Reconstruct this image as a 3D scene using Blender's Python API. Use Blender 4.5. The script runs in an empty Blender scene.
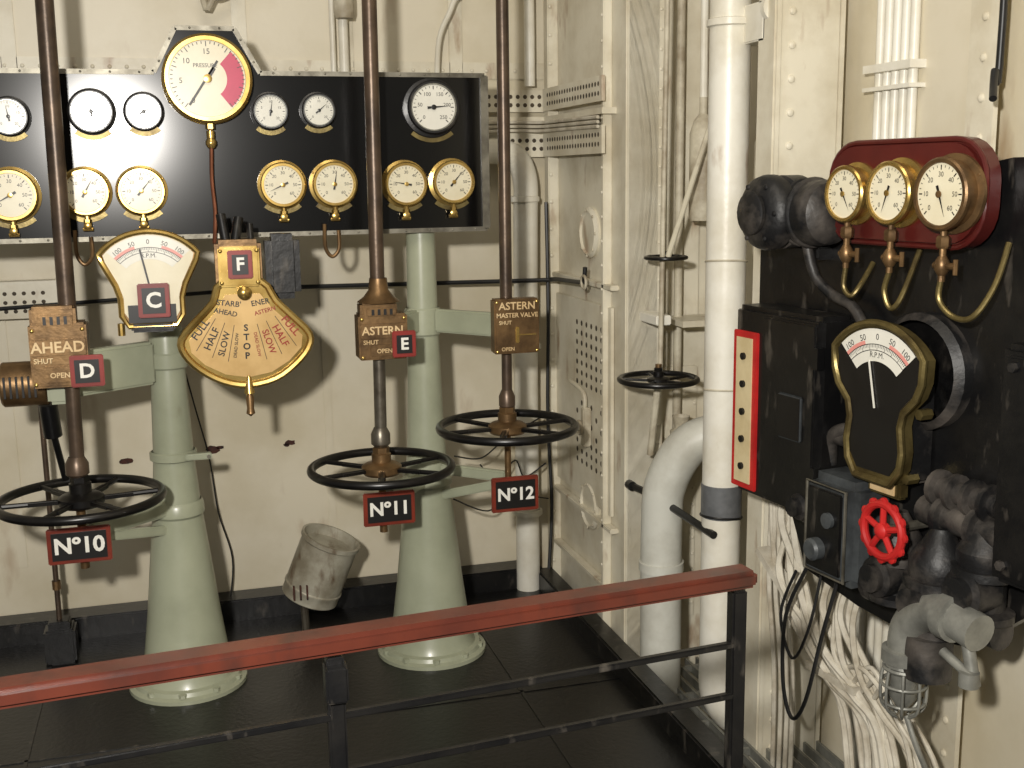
import bpy, bmesh, math, random
from mathutils import Vector, Matrix
random.seed(4)
sc=bpy.context.scene
PI=math.pi
def lin(c):
    return tuple(((v/255)/12.92 if v/255<=.04045 else ((v/255+.055)/1.055)**2.4) for v in c)
def pm(name,c1,c2=None,scale=6,rough=.5,metal=0,bump=0,bscale=40,lo=.4,hi=.65,coat=0,c3=None,lo3=.66,hi3=.74,rvar=0,spec=.5,crough=.12):
    m=bpy.data.materials.new(name);m.use_nodes=True;nt=m.node_tree;N=nt.nodes;L=nt.links
    b=N['Principled BSDF'];b.inputs['Roughness'].default_value=rough;b.inputs['Metallic'].default_value=metal
    b.inputs['Coat Weight'].default_value=coat;b.inputs['Coat Roughness'].default_value=crough
    b.inputs['Specular IOR Level'].default_value=spec
    c1=lin(c1);c2=lin(c2) if c2 else tuple(v*.8 for v in c1)
    no=N.new('ShaderNodeTexNoise');no.inputs['Scale'].default_value=scale;no.inputs['Detail'].default_value=8;no.inputs['Roughness'].default_value=.6
    geo=N.new('ShaderNodeNewGeometry')
    L.new(geo.outputs['Position'],no.inputs['Vector'])
    mr=N.new('ShaderNodeMapRange');mr.inputs['From Min'].default_value=lo;mr.inputs['From Max'].default_value=hi;L.new(no.outputs['Fac'],mr.inputs['Value'])
    mx=N.new('ShaderNodeMix');mx.data_type='RGBA';mx.inputs['A'].default_value=(*c1,1);mx.inputs['B'].default_value=(*c2,1);L.new(mr.outputs['Result'],mx.inputs['Factor'])
    out=mx.outputs['Result']
    if c3:
        n3=N.new('ShaderNodeTexNoise');n3.inputs['Scale'].default_value=scale*2.3;n3.inputs['Detail'].default_value=6
        mp=N.new('ShaderNodeMapping');mp.inputs['Scale'].default_value=(1,1,.35);mp.inputs['Location'].default_value=(3.1,1.7,.4);L.new(geo.outputs['Position'],mp.inputs['Vector']);L.new(mp.outputs['Vector'],n3.inputs['Vector'])
        m3=N.new('ShaderNodeMapRange');m3.inputs['From Min'].default_value=lo3;m3.inputs['From Max'].default_value=hi3;L.new(n3.outputs['Fac'],m3.inputs['Value'])
        mx3=N.new('ShaderNodeMix');mx3.data_type='RGBA';L.new(out,mx3.inputs['A']);mx3.inputs['B'].default_value=(*lin(c3),1);L.new(m3.outputs['Result'],mx3.inputs['Factor']);out=mx3.outputs['Result']
    L.new(out,b.inputs['Base Color'])
    if rvar:
        r2=N.new('ShaderNodeMapRange');r2.inputs['To Min'].default_value=max(0.03,rough-rvar);r2.inputs['To Max'].default_value=rough+rvar;L.new(no.outputs['Fac'],r2.inputs['Value']);L.new(r2.outputs['Result'],b.inputs['Roughness'])
    if bump:
        nb=N.new('ShaderNodeTexNoise');nb.inputs['Scale'].default_value=bscale;nb.inputs['Detail'].default_value=4;L.new(geo.outputs['Position'],nb.inputs['Vector'])
        bp=N.new('ShaderNodeBump');bp.inputs['Strength'].default_value=bump;bp.inputs['Distance'].default_value=.01;L.new(nb.outputs['Fac'],bp.inputs['Height']);L.new(bp.outputs['Normal'],b.inputs['Normal'])
    return m
WALL=pm('cream_wall_paint',(216,208,187),(200,190,164),2.2,.4,0,.08,14,c3=(146,112,74),lo3=.62,hi3=.8)
WALL2=pm('cream_steel_paint',(221,215,196),(198,189,166),5,.4,0,.12,20,c3=(138,100,64),lo3=.62,hi3=.78)
WHITE=pm('white_pipe_paint',(230,227,215),(210,204,186),5,.36,0,.12,30,c3=(150,120,88),lo3=.66,hi3=.8)
DIRTW=pm('dirty_white',(198,191,170),(150,138,116),9,.55,0,.3,40)
GREYP=pm('white_bent_pipe',(206,206,196),(182,180,168),6,.45,0,.1)
GREEN=pm('grey_green_paint',(164,168,145),(148,152,130),4,.34,0,.05,25,c3=(110,100,76),lo3=.66,hi3=.8,coat=.2,crough=.2)
FLOORM=pm('black_deck_rubber',(10,10,11),(18,17,17),5,.34,0,.15,60,rvar=.1)
BLACKG=pm('gloss_black_board',(5,5,5),(8,8,7),8,.17,0,0,18,spec=.5)
BLACK=pm('black_paint',(12,12,13),(22,21,20),12,.34,0,.1,35,c3=(92,86,78),lo3=.6,hi3=.85)
BLACKD=pm('dusty_black',(16,16,17),(88,82,76),9,.5,0,.25,40,lo=.43,hi=.74)
SATB=pm('black_iron_wheel',(14,13,13),(24,22,20),20,.3,.1)
STEEL=pm('steel_trim',(132,128,116),(92,88,78),15,.42,.7,.05)
ROD=pm('brown_steel_rod',(96,80,66),(62,52,44),7,.36,.5,.05,50)
RODG=pm('worn_steel_rod',(120,114,102),(78,70,60),9,.36,.7,.05,50)
BRASS=pm('polished_brass',(204,174,104),(166,134,70),12,.26,.85)
BRASSD=pm('aged_brass',(132,104,70),(88,68,46),14,.4,.7,.08,60)
BRONZE=pm('aged_bronze',(126,112,70),(84,72,44),14,.38,.7,.08,60)
LETB=pm('worn_brass_letters',(218,192,148),(194,164,118),14,.45,.1)
COPPER=pm('copper_pipe',(172,112,86),(132,84,62),12,.3,.8)
DIAL=pm('cream_dial',(222,215,190),(212,203,174),8,.3,coat=.4)
DIALW=pm('white_dial',(228,226,215),(216,214,202),8,.25,coat=1,crough=.15)
SILV=pm('silver_ring',(180,180,172),(130,130,124),8,.25,.9)
INK=pm('black_ink',(16,14,13),(20,19,18),8,.4)
MAG=pm('magenta_sector',(196,40,84),(180,34,74),8,.4)
REDI=pm('red_ink',(150,40,28),(130,36,26),8,.4)
PINKI=pm('pink_arc',(220,150,140),(214,140,130),8,.4)
REDW=pm('red_brown_wood',(122,46,30),(96,36,24),12,.34,0,.05,30,coat=.2)
RAILM=pm('varnished_rail',(82,37,25),(66,30,22),7,.34,0,.04,24,c3=(54,30,24),lo3=.5,hi3=.7,coat=.15)
REDP=pm('maroon_paint',(82,27,23),(66,22,20),6,.3,0,.05,coat=.2)
REDS=pm('sign_red_frame',(138,40,32),(112,32,26),6,.4)
REDH=pm('bright_red_paint',(186,38,36),(156,28,28),10,.4)
CREAMS=pm('cream_strip',(208,192,152),(192,174,132),10,.5)
TELF=pm('telegraph_face',(206,172,116),(186,152,96),10,.35,.3)
LETW=pm('white_letters',(232,230,222),(222,220,210),10,.5)
GALV=pm('galvanised_grey',(144,144,136),(108,108,102),12,.45,.35,.12,40)
CANM=pm('painted_tin',(176,172,156),(132,124,106),9,.45,.2,.12,40,c3=(96,74,52),lo3=.58,hi3=.72)
DARKH=pm('dark_hole',(78,68,54),(50,44,36),10,.8)
RUST=pm('rust_spot',(70,34,22),(30,20,16),40,.8)
GREYB=pm('grey_box',(78,82,84),(50,52,53),12,.42,.2,.1,50)
CABW=pm('white_cable',(208,202,186),(164,154,134),12,.55)
CABB=pm('black_cable',(20,20,20),(30,30,30),12,.4)
TAPE=pm('grey_tape',(112,114,116),(84,86,88),12,.4,.2)

_tc={}
def tmesh(s,off=0.012):
    k=(s,off)
    if k in _tc:return _tc[k]
    cu=bpy.data.curves.new('t','FONT');cu.body=s;cu.size=1;cu.align_x='CENTER';cu.align_y='CENTER';cu.resolution_u=3;cu.offset=off;cu.fill_mode='FRONT'
    ob=bpy.data.objects.new('t',cu);sc.collection.objects.link(ob)
    dg=bpy.context.evaluated_depsgraph_get();dg.update()
    me=bpy.data.meshes.new_from_object(ob.evaluated_get(dg))
    r=([v.co.copy() for v in me.vertices],[list(p.vertices) for p in me.polygons])
    bpy.data.objects.remove(ob);bpy.data.curves.remove(cu);bpy.data.meshes.remove(me)
    _tc[k]=r;return r
def amat(axis):
    a=Vector(axis).normalized()
    return a.to_track_quat('Z','Y').to_matrix().to_4x4()
class MB:
    def __init__(s): s.v=[];s.f=[];s.m=[];s.mats=[]
    def add(s,vs,fs,mat):
        if mat not in s.mats:s.mats.append(mat)
        i=s.mats.index(mat);o=len(s.v)
        s.v+= [tuple(v) for v in vs];s.f+=[[a+o for a in f] for f in fs];s.m+=[i]*len(fs);return s
    def box(s,c,size,mat,bev=0,M=None):
        bm=bmesh.new();bmesh.ops.create_cube(bm,size=1)
        for v in bm.verts:v.co=Vector((v.co.x*size[0],v.co.y*size[1],v.co.z*size[2]))
        if bev:bmesh.ops.bevel(bm,geom=bm.edges[:]+bm.verts[:],offset=bev,segments=2,affect='EDGES')
        T=Matrix.Translation(c)@(M or Matrix())
        bm.verts.index_update()
        s.add([T@v.co for v in bm.verts],[[v.index for v in f.verts] for f in bm.faces],mat);bm.free();return s
    def beam(s,p1,p2,w,h,mat,bev=0):
        p1=Vector(p1);p2=Vector(p2);d=p2-p1
        q=d.to_track_quat('X','Z').to_matrix().to_4x4()
        return s.box((p1+p2)/2,(d.length,w,h),mat,bev,q)
    def lathe(s,prof,o,axis,mat,seg=28):
        T=Matrix.Translation(o)@amat(axis);vs=[];fs=[];rings=[]
        for r,h in prof:
            if r<1e-7: rings.append([len(vs)]);vs.append(T@Vector((0,0,h)))
            else:
                rings.append(list(range(len(vs),len(vs)+seg)))
                vs+=[T@Vector((r*math.cos(2*PI*i/seg),r*math.sin(2*PI*i/seg),h)) for i in range(seg)]
        for a,b in zip(rings,rings[1:]):
            for i in range(seg):
                j=(i+1)%seg
                if len(a)==1 and len(b)==1:continue
                if len(a)==1:fs.append([a[0],b[i],b[j]])
                elif len(b)==1:fs.append([a[i],a[j],b[0]])
                else:fs.append([a[i],a[j],b[j],b[i]])
        return s.add(vs,fs,mat)
    def cyl(s,p1,p2,r,mat,seg=20,r2=None):
        p1=Vector(p1);d=Vector(p2)-p1;L=d.length;r2=r if r2 is None else r2
        return s.lathe([(0,0),(r,0),(r2,L),(0,L)],p1,d,mat,seg)
    def torus(s,o,axis,R,r,mat,seg=48,rs=10):
        T=Matrix.Translation(o)@amat(axis);vs=[];fs=[]
        for i in range(seg):
            a=2*PI*i/seg
            for j in range(rs):
                b=2*PI*j/rs;q=R+r*math.cos(b);vs.append(T@Vector((q*math.cos(a),q*math.sin(a),r*math.sin(b))))
        for i in range(seg):
            for j in range(rs):
                k=(i+1)%seg;l=(j+1)%rs;fs.append([i*rs+j,k*rs+j,k*rs+l,i*rs+l])
        return s.add(vs,fs,mat)
    def tube(s,pts,r,mat,seg=10,curve=True,closed=False,n=6):
        P=[Vector(p) for p in pts]
        if curve and len(P)>2:
            Q=[];m=len(P)
            rng=range(m) if closed else range(m-1)
            for i in rng:
                if closed:p0,p1,p2,p3=P[i-1],P[i],P[(i+1)%m],P[(i+2)%m]
                else:p0,p1,p2,p3=P[max(i-1,0)],P[i],P[i+1],P[min(i+2,m-1)]
                for k in range(n):
                    t=k/n;Q.append(.5*((2*p1)+(p2-p0)*t+(2*p0-5*p1+4*p2-p3)*t*t+(-p0+3*p1-3*p2+p3)*t**3))
            if not closed:Q.append(P[-1])
            P=Q
        m=len(P);vs=[];fs=[];nrm=None
        for i in range(m):
            if closed:t=(P[(i+1)%m]-P[i-1])
            else:t=P[min(i+1,m-1)]-P[max(i-1,0)]
            t.normalize()
            if nrm is None:
                nrm=t.orthogonal().normalized()
            nrm=(nrm-t*nrm.dot(t))
            if nrm.length<1e-6:nrm=t.orthogonal()
            nrm.normalize();b=t.cross(nrm)
            vs+=[P[i]+r*(math.cos(2*PI*j/seg)*nrm+math.sin(2*PI*j/seg)*b) for j in range(seg)]
        for i in range(m if closed else m-1):
            k=(i+1)%m
            for j in range(seg):
                l=(j+1)%seg;fs.append([i*seg+j,i*seg+l,k*seg+l,k*seg+j])
        if not closed:
            fs.append(list(range(seg)));fs.append([(m-1)*seg+j for j in range(seg)])
        return s.add(vs,fs,mat)
    def prism(s,pts,y0,y1,mat):
        n=len(pts);vs=[(p[0],y0,p[1]) for p in pts]+[(p[0],y1,p[1]) for p in pts]
        fs=[list(range(n)),[n+i for i in range(n)][::-1]]+[[i,(i+1)%n,n+(i+1)%n,n+i] for i in range(n)]
        return s.add(vs,fs,mat)
    def text(s,t,x,z,y,size,mat,rot=0,off=.012,sx=1,M=None):
        vs,fs=tmesh(t,off);c,q=math.cos(rot),math.sin(rot);o=[]
        for v in vs:
            a,b=v.x*size*sx,v.y*size
            p=Vector((x+a*c-b*q,y,z+a*q+b*c));o.append(M@p if M else p)
        return s.add(o,fs,mat)
    def rivet(s,o,axis,r,mat):
        return s.lathe([(r,0),(r*.85,r*.4),(r*.45,r*.62),(0,r*.7)],o,axis,mat,10)
    def done(s,name,loc=(0,0,0),rz=0,parent=None):
        me=bpy.data.meshes.new(name);me.from_pydata(s.v,[],s.f)
        for m in s.mats:me.materials.append(m)
        for p,i in zip(me.polygons,s.m):p.material_index=i
        bm=bmesh.new();bm.from_mesh(me)
        bmesh.ops.recalc_face_normals(bm,faces=bm.faces[:])
        for f in bm.faces:f.smooth=len(f.verts)<=4
        for e in bm.edges:
            if len(e.link_faces)==2:
                if e.calc_face_angle(0)>.6:e.smooth=False
        bm.to_mesh(me);bm.free()
        ob=bpy.data.objects.new(name,me);sc.collection.objects.link(ob);ob.location=loc;ob.rotation_euler=(0,0,rz)
        if parent:ob.parent=parent
        return ob

# ---------------- room shell ----------------
MB().box((-.81,4.30,1.1),(4.4,.1,4.4),WALL).done('wall_back')
w=MB();w.box((1.43,3.87,1.1),(.1,.86,4.4),WALL2).done('wall_side')
MB().box((1.62,3.62,1.1),(.3,.1,4.4),WALL2).done('wall_recess')
MB().box((1.80,1.6,1.1),(.1,4.1,4.4),WALL).done('wall_right')
MB().box((-.82,1.65,-.03),(4.36,5.2,.06),FLOORM).done('floor')
MB().box((-.85,4.19,.035),(4.3,.11,.09),BLACK,.006).done('baseboard_back')
MB().box((1.31,3.3,.02),(.07,1.7,.10),BLACK,.006).done('baseboard_side')
MB().box((1.56,1.5,-1.2),(.4,4.3,.05),FLOORM).done('bilge_plate')
g=MB()
for i in range(9): g.box((1.38+i*.04,1.9,-.05),(.008,3.0,.03),GALV)
for i in range(16): g.box((1.54,.5+i*.19,-.05),(.36,.012,.02),GALV)
g.done('walkway_grating')
fs=MB()
for x in (-.5,.95): fs.box((x,2.6,.001),(.010,3.0,.003),BLACK)
for y in (2.2,3.25): fs.box((-.4,y,.001),(3.4,.010,.003),BLACK)
fs.done('floor_trim_strips')

# ---------------- gauge board ----------------
BY=3.60
b=MB()
out=[(-1.0,1.432),(.955,1.432),(.955,1.908),(.266,1.908),(.197,2.034),(.029,2.034),(-.037,1.908),(-1.0,1.908)]
b.prism(out,BY,BY+.035,BLACKG)
def strip(mb,p,q,w,y0,y1,mat):
    mb.beam((p[0],(y0+y1)/2,p[1]),(q[0],(y0+y1)/2,q[1]),abs(y1-y0),w,mat)
for p,q in zip(out,out[1:]+out[:1]):
    L=math.dist(p,q)
    strip(b,p,q,.014,BY-.005,BY+.04,STEEL)
    n=max(2,int(L/.075))
    for i in range(n):
        t=(i+.5)/n;b.rivet((p[0]+(q[0]-p[0])*t,BY-.005,p[1]+(q[1]-p[1])*t),(0,-1,0),.0035,STEEL)
b.box((.953,BY-.004,1.67),(.024,.01,.47),STEEL)
for x in (-.06,.75): b.box((x,BY+.09,1.55),(.05,.12,.2),GREEN,.006)
gb=b.done('gauge_board')

def gauge(x,y,z,r,style='brass',loc=(0,0,0),rz=0,needle=None,nums=None,d=.04,cock=False,label=True,name='pressure_gauge'):
    g=MB();case={'brass':BRASS,'black':BLACK,'aged':BRASSD}[style]
    ax=(0,-1,0);o=(x,y,z)
    g.lathe([(0,0),(r*1.12,0),(r*1.12,d*.18),(r*.95,d*.25),(r*.95,d*.7)],o,ax,case if style!='black' else BLACK,36)
    g.lathe([(r*.95,d*.7),(r*1.02,d*.74),(r*1.02,d*.92),(r*.97,d),(r*.87,d),(r*.85,d*.88)],o,ax,case,36)
    if style=='black': g.torus((x,y-d*.98,z),ax,r*.88,r*.035,SILV,36,6)
    else:
        for i in range(3):
            a=PI/6+i*2*PI/3;g.rivet((x+math.cos(a)*r*1.06,y-d*.18,z+math.sin(a)*r*1.06),ax,.004,case)
    fy=y-d*.9
    g.lathe([(0,0),(r*.87,0)],(x,fy,z),ax,DIAL if style!='black' else DIALW,36)
    fy-=.0006
    nt=25
    for i in range(nt):
        a=math.radians(225-270*i/(nt-1));L=.13 if i%4==0 else .07
        c,s_=math.cos(a),math.sin(a);r1=r*.80;r0=r1-r*L;wd=r*(.018 if i%4==0 else .010)
        g.add([(x+c*r0-s_*wd,fy,z+s_*r0+c*wd),(x+c*r1-s_*wd,fy,z+s_*r1+c*wd),(x+c*r1+s_*wd,fy,z+s_*r1-c*wd),(x+c*r0+s_*wd,fy,z+s_*r0-c*wd)],[[0,1,2,3]],INK)
    nums=nums or ['0','10','20','30','40','50','60']
    for i,t in enumerate(nums):
        a=math.radians(225-270*i/(len(nums)-1));g.text(t,x+math.cos(a)*r*.54,z+math.sin(a)*r*.54,fy,r*.2,INK,off=0)
    na=math.radians(needle if needle is not None else random.choice([225,200,60,30,120]))
    fy-=.003;c,s_=math.cos(na),math.sin(na)
    g.add([(x-c*r*.25-s_*r*.05,fy,z-s_*r*.25+c*r*.05),(x+c*r*.68,fy,z+s_*r*.68),(x-c*r*.25+s_*r*.05,fy,z-s_*r*.25-c*r*.05)],[[0,1,2]],INK)
    g.lathe([(r*.1,0),(r*.1,.002),(0,.003)],(x,fy,z),ax,case,12)
    if label:
        pts=[];rr=r*1.32
        for i in range(9):
            a=math.radians(-130+80*i/8);pts.append((x+rr*math.cos(a),z+rr*math.sin(a)))
        for i in range(8,-1,-1):
            a=math.radians(-130+80*i/8);pts.append((x+(rr-.013)*math.cos(a),z+(rr-.013)*math.sin(a)))
        g.prism(pts,y-.008,y-.001,BRONZE)
    if cock:
        g.cyl((x,y-d*.5,z-r),(x,y-d*.5,z-r-.035),.008,case,10);g.lathe([(.011,0),(.011,.016)],(x,y-d*.5,z-r-.012),(0,0,-1),case,6)
        g.cyl((x-.014,y-d*.5,z-r-.04),(x+.014,y-d*.5,z-r-.04),.006,case,8)
        g.lathe([(0,0),(.011,.004),(.011,.012),(0,.016)],(x,y-d*.5,z-r-.03),(0,-1,0),case,10)
    return g.done(name,loc,rz)
row1=[(-.435,1.781,.052,100),(-.215,1.795,.060,90),(-.072,1.795,.052,30),(.289,1.796,.052,80),(.432,1.799,.050,40)]
for x,z,r,n in row1: gauge(x,BY,z,r,'black',needle=n,nums=['0','5','10','15','20'],d=.035)
gauge(.783,BY,1.809,.080,'black',needle=5,nums=['0','50','100','150','200','250'],d=.04)
row2=[(-.448,1.563,.072,-150),(-.248,1.568,.066,60),(-.093,1.569,.066,50),(.314,1.580,.066,205),(.469,1.580,.066,80),(.690,1.577,.066,170),(.841,1.581,.066,50)]
for x,z,r,n in row2: gauge(x,BY,z,r,'brass',needle=n,d=.045,cock=True)
gb_=MB();x,z,r=.112,1.887,.122;ax=(0,-1,0)
gb_.lathe([(0,0),(r*1.06,0),(r*1.06,.012),(r*.97,.018),(r*.97,.04),(r*1.04,.044),(r*1.04,.056),(r*.98,.062),(r*.89,.062),(r*.88,.055)],(x,BY,z),ax,BRASS,56)
for i in range(6):
    a=PI/6+i*PI/3;gb_.rivet((x+math.cos(a)*r*1.03,BY-.012,z+math.sin(a)*r*1.03),ax,.006,BRASS)
gb_.lathe([(0,0),(r*.89,0)],(x,BY-.055,z),ax,DIAL,56)
fy=BY-.0562;pts=[]
for i in range(21):
    a=math.radians(48-100*i/20);pts.append((x+r*.84*math.cos(a),z+r*.84*math.sin(a)))
for i in range(20,-1,-1):
    a=math.radians(48-100*i/20);pts.append((x+r*.45*math.cos(a),z+r*.45*math.sin(a)))
gb_.add([(p[0],fy,p[1]) for p in pts],[[i,i+1,40-i,41-i] for i in range(20)],MAG)
for i in range(41):
    a=math.radians(230-280*i/40);L=.12 if i%5==0 else .06;c,s_=math.cos(a),math.sin(a);r1=r*.86;r0=r1-r*L;wd=r*.009
    gb_.add([(x+c*r0-s_*wd,fy-.0003,z+s_*r0+c*wd),(x+c*r1-s_*wd,fy-.0003,z+s_*r1+c*wd),(x+c*r1+s_*wd,fy-.0003,z+s_*r1-c*wd),(x+c*r0+s_*wd,fy-.0003,z+s_*r0-c*wd)],[[0,1,2,3]],INK)
for t,a in (('0',235),('5',185),('10',140),('15',90)):
    a=math.radians(a);gb_.text(t,x+math.cos(a)*r*.62,z+math.sin(a)*r*.62,fy-.0003,r*.18,INK,off=0)
gb_.text('PRESSURE',x-.005,z+r*.30,fy-.0003,r*.13,INK,off=0)
gb_.beam((x+.03,fy-.004,z+.05),(x-.055,fy-.004,z-.075),.002,.006,INK)
gb_.beam((x,fy-.004,z),(x+.02,fy-.004,z+.03),.002,.01,INK)
gb_.lathe([(.012,0),(.012,.006),(0,.008)],(x,fy-.002,z),ax,BRASS,16)
gb_.done('pressure_gauge')
c=MB();c.tube([(x,BY-.03,z-r),(x,BY-.03,1.70),(x-.004,BY-.03,1.6),(x,BY-.03,1.5),(x-.008,BY-.03,1.41)],.006,COPPER)
c.lathe([(.014,0),(.014,.02)],(x,BY-.03,1.765),(0,0,-1),BRASS,6);c.lathe([(.012,0),(.012,.02)],(x,BY-.03,1.74),(0,0,-1),BRASS,12)
c.lathe([(.01,0),(.016,.01),(.016,.02),(.01,.03)],(x,BY-.03,1.72),(0,0,-1),BRASS,12)
c.done('copper_gauge_pipe')
hk=MB()
for hx in (-.265,.455):
    hk.tube([(hx-.02,BY-.02,1.46),(hx-.02,BY-.02,1.39),(hx,BY-.02,1.36),(hx+.022,BY-.02,1.385),(hx+.022,BY-.02,1.44)],.006,BRASSD)
hk.done('drain_hook_pipes')

# ---------------- columns ----------------
def column(x,y,top):
    c=MB()
    c.lathe([(0,0),(.185,0),(.185,.012),(.17,.018),(.165,.03),(.15,.034),(.137,.06),(.112,.25),(.09,.45),(.073,.60),(.062,.75),(.055,.95),(.05,1.15),(.046,top),(0,top)],(x,y,0),(0,0,1),GREEN,40)
    for i in range(10):
        a=2*PI*i/10+.2;c.lathe([(.013,0),(.013,.012),(0,.014)],(x+.166*math.cos(a),y+.166*math.sin(a),.017),(0,0,1),GREEN,6)
    return c
c=column(-.055,3.66,1.17)
c.lathe([(.058,0),(.062,.005),(.062,.045),(.058,.05)],(-.055,3.66,1.03),(0,0,1),GREEN,28)
c.beam((-.1,3.62,1.055),(-.34,3.46,1.055),.045,.13,GREEN,.008)
c.box((-.34,3.44,1.055),(.08,.06,.15),GREEN,.01)
c.lathe([(.066,0),(.072,.004),(.072,.026),(.066,.03)],(-.055,3.66,.74),(0,0,1),GREEN,28)
c.box((.02,3.6,.757),(.08,.025,.02),GREEN,.004);c.cyl((.05,3.58,.757),(.05,3.62,.757),.006,STEEL,8)
c.beam((-.09,3.6,.60),(-.3,3.43,.60),.03,.05,GREEN,.006)
c.beam((-.09,3.6,.53),(-.3,3.43,.58),.02,.03,GREEN,.004)
c.lathe([(.078,0),(.084,.008),(.082,.04),(.076,.05)],(-.055,3.66,.56),(0,0,1),GREEN,28)
c.done('pedestal_column')
c=column(.752,3.67,1.43)
c.lathe([(.054,0),(.058,.005),(.058,.085),(.054,.09)],(.752,3.67,1.09),(0,0,1),GREEN,28)
c.beam((.79,3.63,1.14),(.95,3.44,1.14),.03,.075,GREEN,.006);c.beam((.72,3.63,1.14),(.58,3.44,1.14),.03,.075,GREEN,.006)
c.lathe([(.078,0),(.083,.005),(.081,.045),(.075,.05)],(.752,3.67,.585),(0,0,1),GREEN,28)
c.beam((.79,3.61,.65),(.965,3.44,.65),.025,.035,GREEN,.005);c.beam((.79,3.61,.56),(.965,3.44,.63),.02,.03,GREEN,.004)
c.beam((.72,3.6,.62),(.58,3.44,.63),.03,.06,GREEN,.006)
c.done('pedestal_column')

# ---------------- handwheels + rods ----------------
def handwheel(x,y,z,R,rr=.0135,n=6,hubm=BRASSD,rot=.3,name='valve_handwheel'):
    w=MB();w.torus((x,y,z),(0,0,1),R-rr,rr,SATB,64,12)
    k=R/.23
    for i in range(n):
        a=rot+2*PI*i/n;c,s_=math.cos(a),math.sin(a)
        p=[(x+c*.03*k,y+s_*.03*k,z-.004),(x+c*(R-rr),y+s_*(R-rr),z)]
        w.tube([p[0],p[1]],.0075*max(k,.6),SATB,8,False)
        w.beam((x+c*.03*k,y+s_*.03*k,z-.004),(x+c*(R*.6),y+s_*(R*.6),z-.002),.02*k,.01*k,SATB)
    w.lathe([(0,-.02*k),(.055*k,-.02*k),(.062*k,-.012*k),(.062*k,.006*k),(.05*k,.014*k),(.03*k,.02*k),(.03*k,.045*k),(.022*k,.05*k)],(x,y,z),(0,0,1),hubm,32)
    w.lathe([(.026*k,.045*k),(.026*k,.065*k),(.02*k,.068*k)],(x,y,z),(0,0,1),hubm,6)
    return w.done(name)
handwheel(-.312,3.40,.706,.236,hubm=SATB,rot=.1)
handwheel(.556,3.40,.724,.227,rot=.35)
handwheel(.958,3.40,.822,.226,rot=.15)
def rod(x0,x1,zb,r,mats,name='valve_control_rod'):
    m=MB();y=3.4
    m.cyl((x1,y,zb),(x1+(x0-x1)*.4,y,1.27),r*.85,mats[1],20)
    m.cyl((x1+(x0-x1)*.4,y,1.2),(x0,y,2.9),r,mats[0],20)
    m.lathe([(r*.9,0),(r*1.35,.01),(r*1.35,.04),(r*.9,.06)],(x1,y,zb+.05),(0,0,1),mats[1],20)
    m.cyl((x1,y,zb-.22),(x1,y,zb),r*.55,BRASSD,14)
    return m.done(name)
rod(-.294,-.316,.72,.024,(ROD,ROD));rod(.571,.556,.74,.022,(ROD,RODG));rod(.962,.958,.83,.019,(ROD,ROD))

def block(x,z0,z1,w,lines,stepw):
    m=MB();zc=(z0+z1)/2;h=z1-z0
    m.box((x,3.385,zc-h*.1),(w,.085,h*.8),BRASSD,.006)
    m.box((x-.01,3.385,z1-h*.12),(stepw,.07,h*.26),BRASSD,.008)
    m.box((x,3.338,zc+.002),(w*.96,.01,.044),BRASSD,.002)
    m.box((x-.004,3.338,zc-h*.33),(w*.5,.012,h*.2),BRASSD,.003)
    m.box((x-.004,3.345,zc+h*.34),(w*.6,.012,h*.14),BRASSD,.003)
    for i in range(4): m.box((x-.03+i*.018,3.338,zc+h*.34),(.008,.004,h*.1),INK)
    for i in (-1,1):
        for k in (-.45,.22):
            m.rivet((x+i*w*.43,3.342,zc+k*h),(0,-1,0),.006,BRASS)
    for t,dx,dz,s_ in lines: m.text(t,x+dx,zc+dz,3.3302,s_,LETB,off=.02)
    return m.done('brass_valve_nameplate')
block(-.333,1.04,1.262,.15,[('AHEAD',0,.002,.042),('SHUT',-.04,-.034,.020),('OPEN',.0,-.075,.020)],.12)
block(.566,1.066,1.236,.146,[('ASTERN',-.004,.003,.034),('SHUT',-.04,-.03,.018),('OPEN',-.0,-.057,.018)],.11)
m=MB();x=.977
m.box((x,3.365,1.146),(.143,.05,.168),BRASSD,.005)
for t,dx,z_,s_ in (('ASTERN',0,1.208,.032),('MASTER VALVE',0,1.180,.0195),('SHUT',-.038,1.158,.016),('OPEN',-.03,1.077,.016)): m.text(t,x+dx,z_,3.3385,s_,LETB,off=.02)
m.box((x+.0,3.339,1.12),(.012,.006,.05),BRASS,.002);m.box((x+.03,3.339,1.12),(.06,.004,.004),BRASS)
for i in (-1,1):
    for k in (1.07,1.22): m.rivet((x+i*.063,3.34,k),(0,-1,0),.005,BRASS)
m.done('brass_valve_nameplate')
m=MB()
m.lathe([(.065,0),(.045,.015),(.03,.035),(.026,.07)],(.563,3.39,1.235),(0,0,1),BRASSD,24)
m.done('rod_gland_collar')
m=MB();m.lathe([(0,0),(.058,0),(.064,.006),(.064,.12),(.058,.126),(0,.126)],(-.505,3.48,1.035),(1,0,0),BRASSD,28)
m.cyl((-.46,3.48,1.035),(-.30,3.48,1.035),.02,BRASSD)
for i in range(6):m.box((-.49+i*.016,3.418,1.035),(.006,.008,.06),INK)
m.cyl((-.39,3.5,.97),(-.385,3.52,.87),.026,BLACK);m.cyl((-.385,3.52,.88),(-.37,3.6,.72),.010,BLACK)
m.done('brass_indicator_drum')
def letter(x,y,z,w,h,t,loc=(0,0,0),rz=0,size=None,name='letter_sign',fr=.012):
    m=MB();m.box((x,y,z),(w,.014,h),REDW if name!='letter_sign' else REDS,.003)
    m.box((x,y-.006,z),(w-2*fr,.008,h-2*fr),INK)
    m.text(t,x,z,y-.0108,size or h*.62,LETW,off=.03)
    return m.done(name,loc,rz)
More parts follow.
